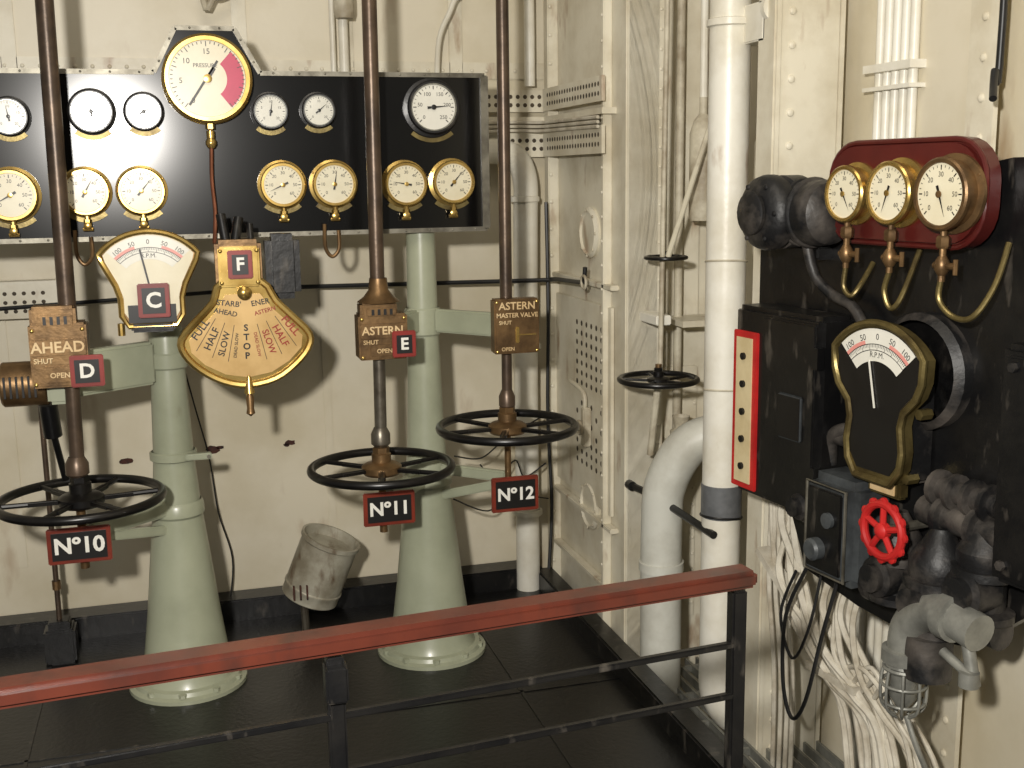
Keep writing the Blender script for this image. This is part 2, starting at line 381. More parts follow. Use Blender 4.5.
letter(-.262,3.325,1.086,.088,.088,'D');letter(.622,3.32,1.114,.070,.078,'E')
letter(-.323,3.36,.582,.172,.104,'Nº10',size=.064,name='number_sign');letter(.568,3.36,.605,.158,.104,'Nº11',size=.058,name='number_sign');letter(.968,3.36,.614,.152,.112,'Nº12',size=.056,name='number_sign')

m=MB();m.box((-.465,3.97,.06),(.10,.10,.12),BLACK,.008);m.box((-.465,3.97,.13),(.07,.07,.03),BLACK,.005)
m.cyl((-.465,3.97,.12),(-.465,3.97,1.05),.009,ROD,10);m.lathe([(.014,0),(.014,.03)],(-.465,3.97,.25),(0,0,1),BRASSD,10)
m.done('floor_valve_spindle')

# ---------------- RPM indicators ----------------
def rpm(x,z,w,h,y=3.45,dark=False):
    m=MB();R=w*.62;case=BRONZE if dark else BRASS
    cz=z-R*.93
    a0=math.radians(52)
    top=[]
    for i in range(17):
        a=PI/2+a0-2*a0*i/16;top.append((x+R*math.cos(a),cz+R*math.sin(a)*.95))
    zb=z-h;tw=w*.30
    if dark:
        right=[(x+w*.48,z-h*.32),(x+w*.43,z-h*.42),(x+w*.31,z-h*.52),(x+w*.28,z-h*.62),(x+w*.31,z-h*.78),(x+w*.29,z-h*.9),(x+w*.20,zb)]
    else:
        right=[(x+w*.47,z-h*.30),(x+tw*1.15,z-h*.56),(x+tw*1.02,z-h*.70),(x+tw*1.02,zb+.03),(x+tw*.8,zb)]
    left=[(2*x-p[0],p[1]) for p in right][::-1]
    ol=top+right+left
    m.prism(ol,y-.045,y+.0 if not dark else y-.015,BRASSD if not dark else BRONZE)
    m.tube([(p[0],y-.047,p[1]) for p in ol],.0085,case,8,False,True)
    cy=(z+zb)/2
    inn=[(x+(p[0]-x)*.92,cy+.004+(p[1]-cy)*.92) for p in ol]
    m.prism(inn,y-.047,y-.040,INK if dark else DIAL)
    fy=y-.0478
    def arc(r0,r1,a1,a2,mat,yy,n=20):
        vs=[]
        for i in range(n+1):
            a=a1+(a2-a1)*i/n
            vs.append((x+r0*math.cos(a),yy,cz+r0*math.sin(a)*.95));vs.append((x+r1*math.cos(a),yy,cz+r1*math.sin(a)*.95))
        m.add(vs,[[2*i,2*i+1,2*i+3,2*i+2] for i in range(n)],mat)
    A1=PI/2+a0*.87;A2=PI/2-a0*.87
    arc(R*(.50 if dark else .52),R*.93,A1,A2,DIALW,fy)
    arc(R*.72,R*.73,A1,A2,INK,fy-.0004)
    arc(R*.72,R*.78,A1,A1-.5,PINKI,fy-.0003);arc(R*.72,R*.78,A2+.5,A2,PINKI,fy-.0003)
    arc(R*.64,R*.65,A1,A2,INK,fy-.0004)
    n=40
    for i in range(n+1):
        a=A1+(A2-A1)*i/n;arc(R*(.64 if i%5==0 else .68),R*.72,a-.005,a+.005,INK,fy-.0005,1)
    for i,t in enumerate(['100','50','0','50','100']):
        a=A1-.14+(A2-A1+.28)*i/4;m.text(t,x+R*.82*math.cos(a),cz+R*.82*math.sin(a)*.95,fy-.0005,R*.11,INK,rot=a-PI/2,off=0)
    m.text('R.P.M.',x,cz+R*.55,fy-.0005,R*.10,INK,off=0)
    return m,cz,R,zb,fy
m,cz,R,zb,fy=rpm(-.082,1.455,.272,.262)
m.box((-.082,3.400,1.228),(.13,.004,.05),INK)
m.beam((-.082,fy-.004,1.29),(-.105,fy-.004,1.41),.002,.005,INK)
m.cyl((-.07,3.45,1.2),(-.055,3.58,1.185),.035,GREEN,16)
m.cyl((-.17,3.43,1.2),(-.17,3.43,1.165),.010,BRASS,10)
m.box((-.082,3.42,1.19),(.12,.05,.03),BLACK,.006)
m.done('rpm_indicator')
letter(-.076,3.385,1.266,.086,.096,'C')

# ---------------- telegraph ----------------
tx=.172;ty=3.42
px=[(222,283),(212,302),(196,318),(178,337),(180,352),(195,368),(218,381),(244,386),(272,381),(293,368),(308,352),(310,337),(292,318),(276,302),(262,283)]
def tp(p): return (tx+(p[0]-244)*.00272,1.290-(p[1]-290)*.00290)
ol=[tp(p) for p in px]
m=MB();m.prism(ol,ty-.05,ty+.02,BRASS)
m.tube([(p[0],ty-.052,p[1]) for p in ol],.011,BRASS,8,True,True,3)
ccx,ccz=tx,sum(p[1] for p in ol)/len(ol)
inn=[(tx+(p[0]-tx)*.89,ccz-.004+(p[1]-ccz)*.81) for p in ol]
m.prism(inn,ty-.054,ty-.046,TELF)
fy=ty-.0548
O=(tx,1.34)
for a in (-32.5,-22,-12,12,22,32.5):
    a=math.radians(a);m.beam((O[0]+.155*math.sin(a),fy,O[1]-.155*math.cos(a)),(O[0]+.262*math.sin(a),fy,O[1]-.262*math.cos(a)),.0006,.0016,INK)
def rt(t,dx,dz,size,rot,mat=INK):
    m.text(t,O[0]+dx,O[1]+dz,fy-.0006,size,mat,rot=math.radians(rot),off=.015)
def rad(t,deg,r_,size,mat=INK):
    a=math.radians(deg);rot=(90+deg) if deg<0 else (deg-90)
    rt(t,r_*math.sin(a),-r_*math.cos(a),size,rot,mat)
rt("STARB'",-.044,-.090,.022,-8);rt("ENER",.044,-.090,.022,8)
rt('AHEAD',-.054,-.115,.020,-14);rt('ASTERN',.056,-.115,.017,14,REDI)
rad('FULL',-38,.205,.030);rad('HALF',-27,.212,.029);rad('SLOW',-17,.214,.026)
rad('FULL',38,.205,.030,REDI);rad('HALF',27,.212,.029,REDI);rad('SLOW',17,.214,.026,REDI)
rad('DEAD SLOW',-8,.213,.0125);rad('DEAD SLOW',8,.213,.0125,REDI)
for i,ch in enumerate('STOP'): m.text(ch,tx,O[1]-.162-i*.027,fy-.0006,.026,INK,off=.03)
m.lathe([(0,0),(.020,0),(.020,.012),(.012,.018),(0,.020)],(tx,ty-.06,1.28),(0,-1,0),BRASS,20)
m.beam((tx,ty-.065,1.025),(tx,ty-.065,.975),.008,.02,BRASS,.002)
m.lathe([(.006,0),(.012,.02),(.010,.05),(.013,.065),(0,.075)],(tx,ty-.065,.995),(0,0,-1),BRASSD,14)
m.lathe([(.016,0),(.004,.05)],(tx,ty-.065,.99),(0,0,1),BRASS,12)
m.box((tx-.01,ty-.01,1.36),(.13,.09,.14),BRASSD,.012);m.box((tx-.01,ty-.06,1.355),(.115,.02,.115),BRASS,.006)
for i in (-1,1):
    for k in (1.31,1.40):m.rivet((tx-.01+i*.05,ty-.07,k),(0,-1,0),.006,BRASS)
m.box((tx+.12,ty+.05,1.345),(.10,.1,.19),BLACK,.02)
m.cyl((tx-.04,ty,1.42),(tx-.05,ty+.02,1.50),.014,BLACK,12);m.cyl((tx-.015,ty,1.42),(tx-.0,ty+.02,1.49),.014,BLACK,12);m.cyl((tx+.03,ty,1.42),(tx+.03,ty+.02,1.47),.010,BLACK,12)
m.beam((tx+.02,ty+.04,1.28),(.01,3.60,1.12),.05,.06,GREEN,.006)
m.done('engine_order_telegraph')
letter(tx-.008,ty-.078,1.362,.068,.080,'F')

# ---------------- back wall furniture ----------------
m=MB();m.tube([(1.06,4.13,1.68),(1.14,4.13,1.685),(1.21,4.13,1.66),(1.245,4.13,1.58),(1.245,4.13,1.4),(1.24,4.13,.8),(1.24,4.13,.0)],.046,WHITE,20,True,n=8)
for z_ in (1.5,.95,.3):m.lathe([(.046,0),(.056,.003),(.056,.02),(.046,.023)],(1.242,4.13,z_),(0,0,1),WHITE,20)
m.done('vertical_wall_pipe')
m=MB();m.box((1.2,4.20,1.80),(.34,.08,.02),WALL2,.003)
m.box((1.2,4.22,1.87),(.34,.012,.08),WALL2);m.box((1.2,4.20,1.71),(.34,.012,.09),WALL2);m.box((1.335,3.86,1.87),(.012,.62,.08),WALL2);m.box((1.335,3.86,1.71),(.012,.62,.09),WALL2)
m.box((1.355,3.86,1.80),(.05,.62,.02),WALL2)
for i in range(11):
    for z_ in (1.885,1.855): m.lathe([(0,0),(.008,0)],(1.05+i*.028,4.2135,z_),(0,-1,0),DARKH,10)
    for z_ in (1.725,1.695): m.lathe([(0,0),(.008,0)],(1.05+i*.028,4.1935,z_),(0,-1,0),DARKH,10)
for i in range(20):
    for z_ in (1.885,1.855,1.725,1.695): m.lathe([(0,0),(.008,0)],(1.3285,3.58+i*.028,z_),(-1,0,0),DARKH,10)
for i in range(3): m.tube([(1.03,4.16,1.755+i*.015),(1.2,4.15,1.76+i*.015),(1.30,4.1,1.757+i*.015),(1.32,3.9,1.755+i*.015),(1.32,3.56,1.75+i*.015)],.006,CABW,6)
m.done('perforated_cable_tray')
m=MB()
m.box((-.85,4.21,1.26),(.9,.07,.02),WALL2);m.box((-.85,4.18,1.2),(.9,.012,.11),WALL2)
for i in range(26):
    for z_ in (1.23,1.2,1.17): m.lathe([(0,0),(.007,0)],(-1.2+i*.03,4.1735,z_),(0,-1,0),DARKH,10)
m.done('perforated_wall_bracket')
m=MB()
m.box((1.372,3.87,.8),(.012,.62,.72),WALL2,.002)
for i in range(6):
    for j in range(7):
        if (i+j)%2==0 or j<3: m.lathe([(0,0),(.010,0)],(1.3655,3.65+i*.05,.57+j*.036),(-1,0,0),DARKH,12)
        m.lathe([(0,0),(.010,0)],(1.3655,3.65+i*.05,.86+j*.036),(-1,0,0),DARKH,12)
for z_ in [.46+.05*i for i in range(14)]: m.rivet((1.366,4.15,z_),(-1,0,0),.008,WALL2)
m.done('perforated_side_plate')
m=MB()
for z_ in (1.23,.40,.18): m.box((1.365,3.87,z_),(.03,.7,.018),WALL2,.003)
m.box((1.365,3.60,1.5),(.03,.02,3.4),WALL2,.003);m.box((1.36,4.165,1.6),(.04,.05,3.2),WALL2,.004)
for i in range(31): m.rivet((1.35,4.139,.1+i*.1),(0,-1,0),.008,WALL2)
for i in range(40): m.rivet((1.349,3.60,.1+i*.08),(-1,0,0),.006,WALL2)
m.done('trim_side_wall_ribs')
m=MB()
for z_ in (1.40,.42):
    m.lathe([(0,0),(.085,0),(.088,.01),(.075,.02),(.07,.012),(0,.012)],(1.38,3.78,z_),(-1,0,0),WALL2,28)
    for i in range(8):
        a=i*PI/4;m.rivet((1.361,3.78+.08*math.cos(a),z_+.08*math.sin(a)),(-1,0,0),.006,DIRTW)
m.done('bolted_cover_plate')
m=MB()
m.box((1.345,3.75,.72),(.03,.03,.14),DIRTW,.004);m.torus((1.32,3.75,.72),(-1,0,0),.022,.006,DIRTW,16,6)
m.tube([(1.34,3.75,.78),(1.34,3.76,.84),(1.34,3.9,.86)],.008,DIRTW,8)
m.done('small_stop_valve')
m=MB();m.tube([(.30,4.19,1.215),(1.25,4.07,1.215),(1.31,4.03,1.22),(1.32,3.95,1.225),(1.32,3.72,1.235),(1.315,3.68,1.25),(1.315,3.67,1.29)],.008,CABB,8)
m.torus((1.31,3.67,1.24),(-1,0,0),.022,.005,DIRTW,20,6)
m.tube([(-.9,4.16,1.17),(.30,4.19,1.215)],.007,CABB,8,False)
m.done('thin_wall_pipe')
m=MB();m.tube([(1.31,4.08,1.5),(1.315,4.08,1.1),(1.31,4.08,.7),(1.32,4.07,.35),(1.3,4.05,.1)],.007,CABB,8)
m.done('black_wall_cable')
m=MB()
m.tube([(-.02,4.22,1.0),(.02,4.22,.8),(.06,4.22,.6),(.08,4.2,.4),(.12,4.2,.22),(.10,4.18,.05)],.003,CABB,6)
m.tube([(.86,3.72,.66),(1.0,3.9,.60),(1.12,4.0,.64),(1.28,4.06,.70)],.003,CABB,6);m.tube([(.86,3.75,.50),(1.02,3.9,.40),(1.14,4.0,.42),(1.30,4.05,.38)],.003,CABB,6)
m.tube([(1.02,4.0,.55),(1.08,4.0,.48),(1.16,4.02,.55),(1.2,4.03,.48),(1.29,4.05,.52)],.003,CABB,6)
m.done('thin_black_wires')
m=MB()
for (x_,z_,r_) in ((.076,.626,.022),(.354,.63,.016),(-.23,.607,.022),(.34,.622,.01),(-.70,.65,.014),(.10,.632,.012)):
    pts=[(x_+r_*(1+.3*random.uniform(-1,1))*math.cos(a*PI/5)*1.2,z_+r_*(.6+.2*random.uniform(-1,1))*math.sin(a*PI/5)) for a in range(10)]
    m.prism(pts,4.248,4.252,RUST)
m.done('rusted_wall_patches')
m=MB()
for x_ in (-.5,.25,.62,1.02): m.box((x_,4.245,2.6),(.05,.012,1.4),WALL2,.002)
for x_ in (-.6,.5): m.box((x_,4.247,.75),(.03,.008,1.0),WALL,.002)
m.box((0.2,4.246,1.98),(2.4,.01,.06),WALL2,.002)
for i in range(40): m.rivet((-.9+i*.055,4.24,1.98),(0,-1,0),.007,WALL2)
m.done('trim_wall_straps')
m=MB()
m.cyl((.60,4.17,1.9),(.60,4.17,3.2),.017,WHITE,12);m.cyl((.565,4.19,1.9),(.565,4.19,3.2),.01,WHITE,12)
m.lathe([(0,0),(.03,0),(.036,.02),(.036,.07),(.02,.09)],(.60,4.13,2.14),(0,0,1),DIRTW,16)
m.tube([(.93,4.17,1.9),(.94,4.16,2.08),(.99,4.15,2.2),(1.03,4.16,2.35),(1.03,4.17,3.2)],.010,WHITE,10)
m.tube([(.13,4.17,3.2),(.13,4.17,2.25),(.17,4.15,2.2),(.23,4.15,2.23),(.24,4.17,2.3)],.011,DIRTW,10)
m.cyl((1.28,4.17,1.92),(1.28,4.17,3.2),.02,WHITE,12)
m.done('wall_conduits')
m=MB();A=Vector((.36,-.12,.93)).normalized();base=Vector((.365,3.90,.15))
m.lathe([(0,.004),(.096,0),(.100,.004),(.100,.035),(.103,.04),(.103,.046),(.100,.05),(.100,.215),(.106,.22),(.106,.235),(.098,.235),(.095,.20),(0,.195)],base,A,CANM,36)
m.cyl(base+Vector((-.02,0,.02)),(.35,3.90,0.01),.014,RODG,10);m.cyl((.35,3.90,0),(.35,3.90,.012),.05,BLACK,16)
for i in range(3):m.box(base+Vector((-.06+i*.022,-.098-.004*i,.055)),(.005,.012,.05),RUST)
m.done('tin_floodlight')

# ---------------- handrail ----------------
def ry(x):return 1.436+.0863*x
m=MB()
m.beam((-1.6,ry(-1.6),.996),(.806,ry(.806),.996),.048,.027,RAILM,.007)
m.done('handrail')
m=MB()
for x_ in (.785,.165,-.62,-1.3):
    m.box((x_,ry(x_)+.005,.485),(.024,.024,.98),BLACK,.003)
    m.box((x_,ry(x_)+.005,.008),(.09,.09,.016),BLACK,.004)
for z_ in (.889,.806,.45):
    m.beam((-1.6,ry(-1.6),z_),(.785,ry(.785),z_),.011,.010,BLACK,.002)
m.box((.165,ry(.165)-.004,.94),(.03,.036,.05),BLACK,.003)
m.done('railing_posts')

# ---------------- recess & pipes right ----------------
m=MB();m.box((1.435,3.46,1.1),(.13,.04,4.4),WALL2,.004);m.box((1.50,3.5,1.1),(.012,.10,4.4),WALL2)
for i in range(60):m.rivet((1.487,3.44,-.6+i*.06),(0,-1,0),.006,WALL2)
m.done('trim_frame_post')
m=MB();
m.box((1.60,3.56,.5),(.16,.012,.9),WALL2,.003);m.box((1.60,3.56,1.62),(.16,.012,1.1),WALL2,.003)
for i in range(14):
    m.rivet((1.53,3.553,.1+i*.06),(0,-1,0),.006,WALL2);m.rivet((1.67,3.553,.1+i*.06),(0,-1,0),.006,WALL2)
m.cyl((1.58,3.5,-.5),(1.58,3.5,3.2),.014,DIRTW,12);m.box((1.62,3.45,1.12),(.16,.16,.02),WALL2);m.box((1.64,3.45,.70),(.18,.16,.02),WALL2)
m.lathe([(.03,0),(.036,.05),(.02,.06),(.03,.10)],(1.56,3.42,.71),(0,0,1),DIRTW,14)
m.done('recess_fittings')
m=MB();PXX=1.492;r_=.057
m.cyl((PXX,2.98,.12),(PXX,2.98,3.3),r_,WHITE,32)
m.tube([(PXX,2.98,.13),(PXX,2.975,.05),(1.53,2.96,-.02),(1.60,2.93,-.05),(1.74,2.9,-.06)],r_,WHITE,24)
m.lathe([(r_,0),(r_+.008,.003),(r_+.008,.02),(r_,.023)],(PXX,2.98,1.99),(0,0,1),WHITE,24)
m.lathe([(r_+.0005,0),(r_+.0025,.002),(r_+.0025,.098),(r_+.0005,.10)],(PXX,2.98,.60),(0,0,1),TAPE,28)
m.torus((PXX,2.98,.60),(0.1,0.1,1),r_+.003,.004,CABB,28,6)
for z_ in (.98,1.35):m.torus((PXX,2.98,z_),(0.05,0.1,1),r_,.0035,DIRTW,28,6)
m.done('insulated_vertical_pipe')
m=MB();m.tube([(1.42,3.25,-.6),(1.42,3.25,.1),(1.42,3.25,.5),(1.43,3.24,.64),(1.49,3.21,.76),(1.58,3.17,.80),(1.70,3.12,.81)],.066,GREYP,24,True,n=8)
m.lathe([(.066,0),(.072,.002),(.072,.03),(.066,.032)],(1.42,3.25,.35),(0,0,1),GREYP,24)
m.done('large_bent_pipe')
m=MB();m.tube([(1.385,3.43,.587),(1.415,3.3,.58),(1.435,3.1,.568),(1.445,2.93,.56)],.012,CABB,10);m.lathe([(0,0),(.016,0),(.016,.03),(0,.03)],(1.385,3.44,.587),(0,-1,0),CABB,12);m.done('black_lever_bar')
handwheel(1.40,3.24,.972,.128,rr=.009,n=5,hubm=SATB,rot=.2,name='small_valve_handwheel')
handwheel(1.43,3.26,1.345,.068,rr=.006,n=4,hubm=SATB,rot=.5,name='small_valve_handwheel')
m=MB();m.cyl((1.40,3.24,.97),(1.40,3.24,1.02),.010,BRASSD,12);m.cyl((1.41,3.25,1.0),(1.44,3.27,2.9),.008,DIRTW,10)
m.cyl((1.43,3.25,1.34),(1.59,3.27,1.78),.009,DIRTW,10);m.cyl((1.40,3.24,.97),(1.40,3.3,.72),.011,DIRTW,10)
m.box((1.43,3.34,1.15),(.05,.14,.03),WHITE,.003)
m.done('valve_spindle')
m=MB()
for (x_,y_,z0,z1,r_) in ((1.6,3.37,1.45,1.78,.042),(1.65,3.02,1.35,1.74,.05)):
    m.lathe([(0,z0),(r_*.9,z0),(r_,z0+.02),(r_,z1-.06),(r_*.7,z1-.02),(r_*.3,z1),(r_*.3,z1+.05),(0,z1+.05)],(x_,y_,0),(0,0,1),DIRTW,20)
    m.cyl((x_,y_,z1),(x_,y_,3.2),.012,WHITE,10)
m.done('air_bottle')
m=MB();m.box((1.6,2.77,1.1),(.19,.03,4.4),WALL2,.003);m.box((1.515,2.80,1.1),(.012,.10,4.4),WALL2);m.box((1.7,2.80,1.1),(.012,.10,4.4),WALL2)
for i in range(44):m.rivet((1.555,2.755,-.8+i*.085),(0,-1,0),.011,WALL2)
m.box((1.535,2.9,1.99),(.06,.16,.10),WHITE,.004);m.lathe([(0,0),(.035,0),(.035,.02),(0,.02)],(1.53,2.82,2.02),(0,-1,0),WHITE,20)
m.done('trim_riveted_girder')
m=MB()
for i,y_ in enumerate((2.63,2.595,2.56,2.525,2.49)): m.cyl((1.735,y_,-1),(1.735,y_,3.2),.012,WHITE,12)
m.box((1.73,2.56,1.85),(.05,.2,.02),WHITE);m.box((1.73,2.56,1.80),(.05,.2,.01),WHITE)
m.tube([(1.68,2.11,3.2),(1.68,2.11,1.9),(1.66,2.10,1.8),(1.62,2.05,1.74)],.008,CABB,12)
m.done('wall_conduits')
m=MB()
for y_ in (2.22,1.9):
    m.box((1.72,y_,1.1),(.06,.012,4.4),WALL2);m.box((1.695,y_-.04,1.1),(.012,.09,4.4),WALL2)
    for i in range(44):m.rivet((1.689,y_-.045,-.8+i*.085),(-1,0,0),.010,WALL2)
m.done('trim_wall_frame')

# ---------------- right instrument panel ----------------
PL=(1.45,2.5,0);PR=math.radians(-82)
m=MB()
ol=[(-.16,1.56),(.0,1.575),(.5,1.60),(.63,1.62),(.95,1.62),(.95,.80),(.74,.74),(.60,.62),(.45,.58),(.25,.59),(.06,.62),(0,.74),(-.08,.80),(-.16,.84)]
m.prism(ol,0,.03,BLACK)
for s_,z_ in ((-.13,1.53),(.92,1.58),(.1,.66),(.55,.66)):m.lathe([(.014,0),(.014,.01),(0,.012)],(s_,0,z_),(0,-1,0),BLACK,6)
for s_,z_ in ((0,1.4),(.6,1.4),(0.1,.8),(.6,.8)): m.box((s_,.09,z_),(.05,.14,.05),BLACK)
m.done('instrument_panel_board',PL,PR)
m=MB();m.box((.045,-.05,1.036),(.335,.10,.475),BLACK,.012);m.box((.10,-.102,1.036),(.20,.012,.44),BLACK,.004)
m.box((-.068,-.102,1.012),(.098,.010,.40),REDH,.002);m.box((-.068,-.106,1.012),(.064,.008,.368),CREAMS)
for z_ in (1.15,1.08,1.01,.94,.87): m.lathe([(0,0),(.009,0),(.009,.006),(0,.006)],(-.068,-.11,z_),(0,-1,0),INK,12)
m.box((.12,-.11,1.03),(.09,.008,.11),GREYB,.004);m.box((.12,-.113,1.03),(.08,.006,.10),INK)
m.box((.205,-.1,1.18),(.014,.02,.05),BLACK);m.box((.205,-.1,.9),(.014,.02,.05),BLACK)
m.done('terminal_box',PL,PR)
m=MB();o=(.035,-.03,1.505)
m.lathe([(0,0),(.08,0),(.086,.01),(.086,.06),(.079,.065),(.079,.075),(.088,.08),(.088,.10),(.083,.115),(.070,.127),(.052,.134),(.045,.136),(0,.138)],o,(0,-1,0),BLACKD,36)
m.lathe([(.045,0),(.050,.004),(.050,.012),(.044,.016),(0,.018)],(.035,-.165,1.505),(0,-1,0),BLACKD,24)
for i in range(6):
    a=i*PI/3;m.rivet((.035+.068*math.cos(a),-.158,1.505+.068*math.sin(a)),(0,-1,0),.007,BLACKD)
m.cyl((.04,-.06,1.505),(.16,-.06,1.505),.075,BLACKD,32);m.lathe([(.075,0),(.070,.02),(.05,.035),(0,.042)],(.16,-.06,1.505),(1,0,0),BLACKD,32)
m.torus((.12,-.06,1.505),(1,0,0),.075,.007,BLACKD,28,8);m.torus((.09,-.06,1.505),(1,0,0),.075,.005,BLACKD,28,8)
m.box((.06,-.02,1.41),(.12,.05,.03),BLACK,.005)
m.tube([(.10,-.06,1.43),(.12,-.05,1.36),(.17,-.04,1.32),(.24,-.04,1.30),(.28,-.04,1.26)],.012,BLACKD,12)
m.done('alarm_motor',PL,PR)
m=MB();x0,x1,z0,z1=.165,.622,1.442,1.662
def rr(x0,x1,z0,z1,r,n=6):
    p=[]
    for cx,cz_,a in ((x1-r,z1-r,0),(x0+r,z1-r,90),(x0+r,z0+r,180),(x1-r,z0+r,270)):
        for i in range(n+1):
            t=math.radians(a+90*i/n);p.append((cx+r*math.cos(t),cz_+r*math.sin(t)))
    return p
m.prism(rr(x0,x1,z0,z1,.085),-.052,-.02,REDP);q=rr(x0+.012,x1-.012,z0+.012,z1-.012,.075);m.prism(q,-.062,-.05,REDP)
m.tube([(p[0],-.053,p[1]) for p in rr(x0+.004,x1-.004,z0+.004,z1-.004,.081)],.006,REDP,8,False,True)
m.box((.25,-.01,1.55),(.04,.03,.15),BLACK);m.box((.56,-.01,1.55),(.04,.03,.15),BLACK)
m.done('maroon_gauge_board',PL,PR)
gauge(.272,-.062,1.550,.060,'brass',PL,PR,needle=-60,d=.045,label=False)
gauge(.407,-.062,1.553,.064,'brass',PL,PR,needle=250,d=.045,label=False)
gauge(.551,-.062,1.552,.070,'aged',PL,PR,needle=-70,d=.045,label=False)
m=MB()
for s_,zz in ((.272,1.49),(.407,1.489),(.553,1.482)):
    m.cyl((s_,-.09,zz),(s_,-.09,zz-.10),.007,BRASSD,10)
    m.lathe([(.011,0),(.014,.005),(.014,.02),(.011,.025)],(s_,-.09,zz-.01),(0,0,-1),BRASSD,6)
    m.lathe([(.008,0),(.015,.012),(.015,.026),(.008,.038)],(s_,-.09,zz-.05),(0,0,-1),BRASSD,14)
    m.cyl((s_-.02,-.09,zz-.069),(s_+.035,-.09,zz-.069),.007,BRASSD,10)
    m.cyl((s_+.035,-.09,zz-.055),(s_+.035,-.09,zz-.085),.005,BRASSD,8)
m.tube([(.272,-.09,1.39),(.268,-.09,1.35),(.285,-.085,1.33),(.295,-.07,1.35),(.29,-.03,1.40)],.006,BRONZE)
m.tube([(.407,-.09,1.39),(.395,-.09,1.35),(.41,-.085,1.315),(.43,-.075,1.34),(.43,-.03,1.44)],.006,BRONZE)
m.tube([(.553,-.09,1.39),(.55,-.09,1.345),(.585,-.085,1.315),(.63,-.08,1.32),(.65,-.05,1.38),(.65,-.02,1.46)],.006,BRONZE)
m.done('gauge_cock_pipes',PL,PR)
m,cz,R,zb,fy=rpm(.390,1.278,.275,.335,y=-.05,dark=True)
m.lathe([(0,0),(.125,0),(.125,.025),(.11,.04)],(.44,0,1.18),(0,-1,0),BLACKD,32)
m.box((.40,-.03,1.05),(.13,.07,.22),BLACKD,.01)
m.beam((.392,fy-.003,1.10),(.37,fy-.003,1.2),.002,.004,DIALW)
m.box((.40,-.06,.925),(.10,.03,.04),BRONZE,.006)
m.box((.40,-.076,.925),(.075,.004,.024),LETB,.001)
for a_,b_ in ((.30,1.10),(.49,1.10),(.325,.955),(.46,.955)): m.lathe([(.012,0),(.012,.03),(0,.034)],(a_,-.04,b_),(0,-1,0),BRONZE,6)
m.done('rpm_indicator',PL,PR)
m=MB();m.box((.28,-.06,.80),(.165,.12,.245),GREYB,.02);m.box((.28,-.122,.80),(.13,.012,.21),GREYB,.006)
m.tube([(.28+a*.066,-.128,.80+b*.104) for a,b in ((-1,-1),(-1,1),(1,1),(1,-1))],.004,STEEL,6,False,True)
m.box((.28,-.13,.80),(.115,.008,.19),BLACK,.003)
m.lathe([(0,0),(.026,0),(.026,.02),(.02,.026),(0,.028)],(.265,-.133,.755),(0,-1,0),GREYB,20);m.lathe([(0,0),(.018,0),(.018,.01),(0,.012)],(.30,-.133,.83),(0,-1,0),GREYB,16)
m.box((.29,-.13,.875),(.07,.004,.018),STEEL)
m.done('switch_box',PL,PR)
m=MB();o=Vector((.488,-.15,.862))
m.torus(o,(0,-1,0),.056,.009,REDH,36,10)
for i in range(12):
    a=i*PI/6;m.lathe([(0,0),(.011,.004),(.011,.010),(0,.014)],o+Vector((.060*math.cos(a),.007,.060*math.sin(a))),(0,-1,0),REDH,10)
for i in range(5):
    a=.3+i*2*PI/5;m.cyl(o,o+Vector((.05*math.cos(a),0,.05*math.sin(a))),.007,REDH,8)
m.lathe([(0,-.008),(.017,-.008),(.017,.008),(.01,.014),(0,.016)],o,(0,-1,0),REDH,16);m.cyl(o,o+Vector((0,.12,0)),.010,STEEL,10)
m.done('red_valve_handwheel',PL,PR)
m=MB()
def valve(x,z,y,r,h):
    m.lathe([(0,0),(r,0),(r,.015),(r*.7,.022),(r*.7,h*.4),(r*.95,h*.55),(r*.95,h*.7),(r*.6,h*.85),(r*.3,h),(0,h)],(x,y,z),(0,0,1),BLACKD,24)
    m.lathe([(0,0),(r*1.1,0),(r*1.1,.018),(r*.8,.02)],(x,y-.0,z+h*.45),(0,0,1),BLACKD,24)
    m.lathe([(0,0),(r*.8,0),(r*.8,.06),(r*.55,.065),(r*.55,.08),(0,.08)],(x,y,z+h*.3),(0,-1,0),BLACKD,20)
valve(.44,.68,-.06,.055,.20);valve(.57,.66,-.07,.065,.22);valve(.67,.72,-.05,.06,.20);valve(.16,.78,-.05,.04,.14)
m.cyl((.2,-.05,.70),(.72,-.05,.70),.032,BLACKD,20)
m.cyl((.52,-.05,.955),(.70,-.05,.955),.024,BLACKD,18);m.cyl((.50,-.05,.90),(.72,-.05,.895),.030,BLACKD,18)
for x_ in (.53,.575,.62,.665):m.lathe([(.024,0),(.038,.003),(.038,.014),(.024,.017)],(x_,-.05,.955),(1,0,0),BLACKD,18)
for x_ in (.55,.64):m.lathe([(.03,0),(.044,.003),(.044,.018),(.03,.02)],(x_,-.05,.898),(1,0,0),BLACKD,18)
m.cyl((.58,-.10,.66),(.58,-.10,.57),.05,BLACKD,20)
for x_ in (.36,.52,.63):m.lathe([(.032,0),(.05,.002),(.05,.018),(.032,.02)],(x_,-.05,.70),(1,0,0),BLACKD,20)
m.tube([(.20,-.05,.93),(.21,-.06,.99),(.25,-.06,1.02),(.30,-.04,1.02)],.016,BLACKD,12)
m.cyl((.16,-.05,1.0),(.30,-.05,1.0),.022,BLACKD,14);m.lathe([(0,0),(.03,0),(.03,.03),(0,.03)],(.17,-.05,.9),(0,-1,0),BLACKD,16)
m.done('black_valve_manifold',PL,PR)
m=MB();m.box((.88,-.045,1.05),(.34,.09,.46),BLACK,.012);m.box((.88,-.092,1.05),(.30,.01,.42),BLACK,.004)
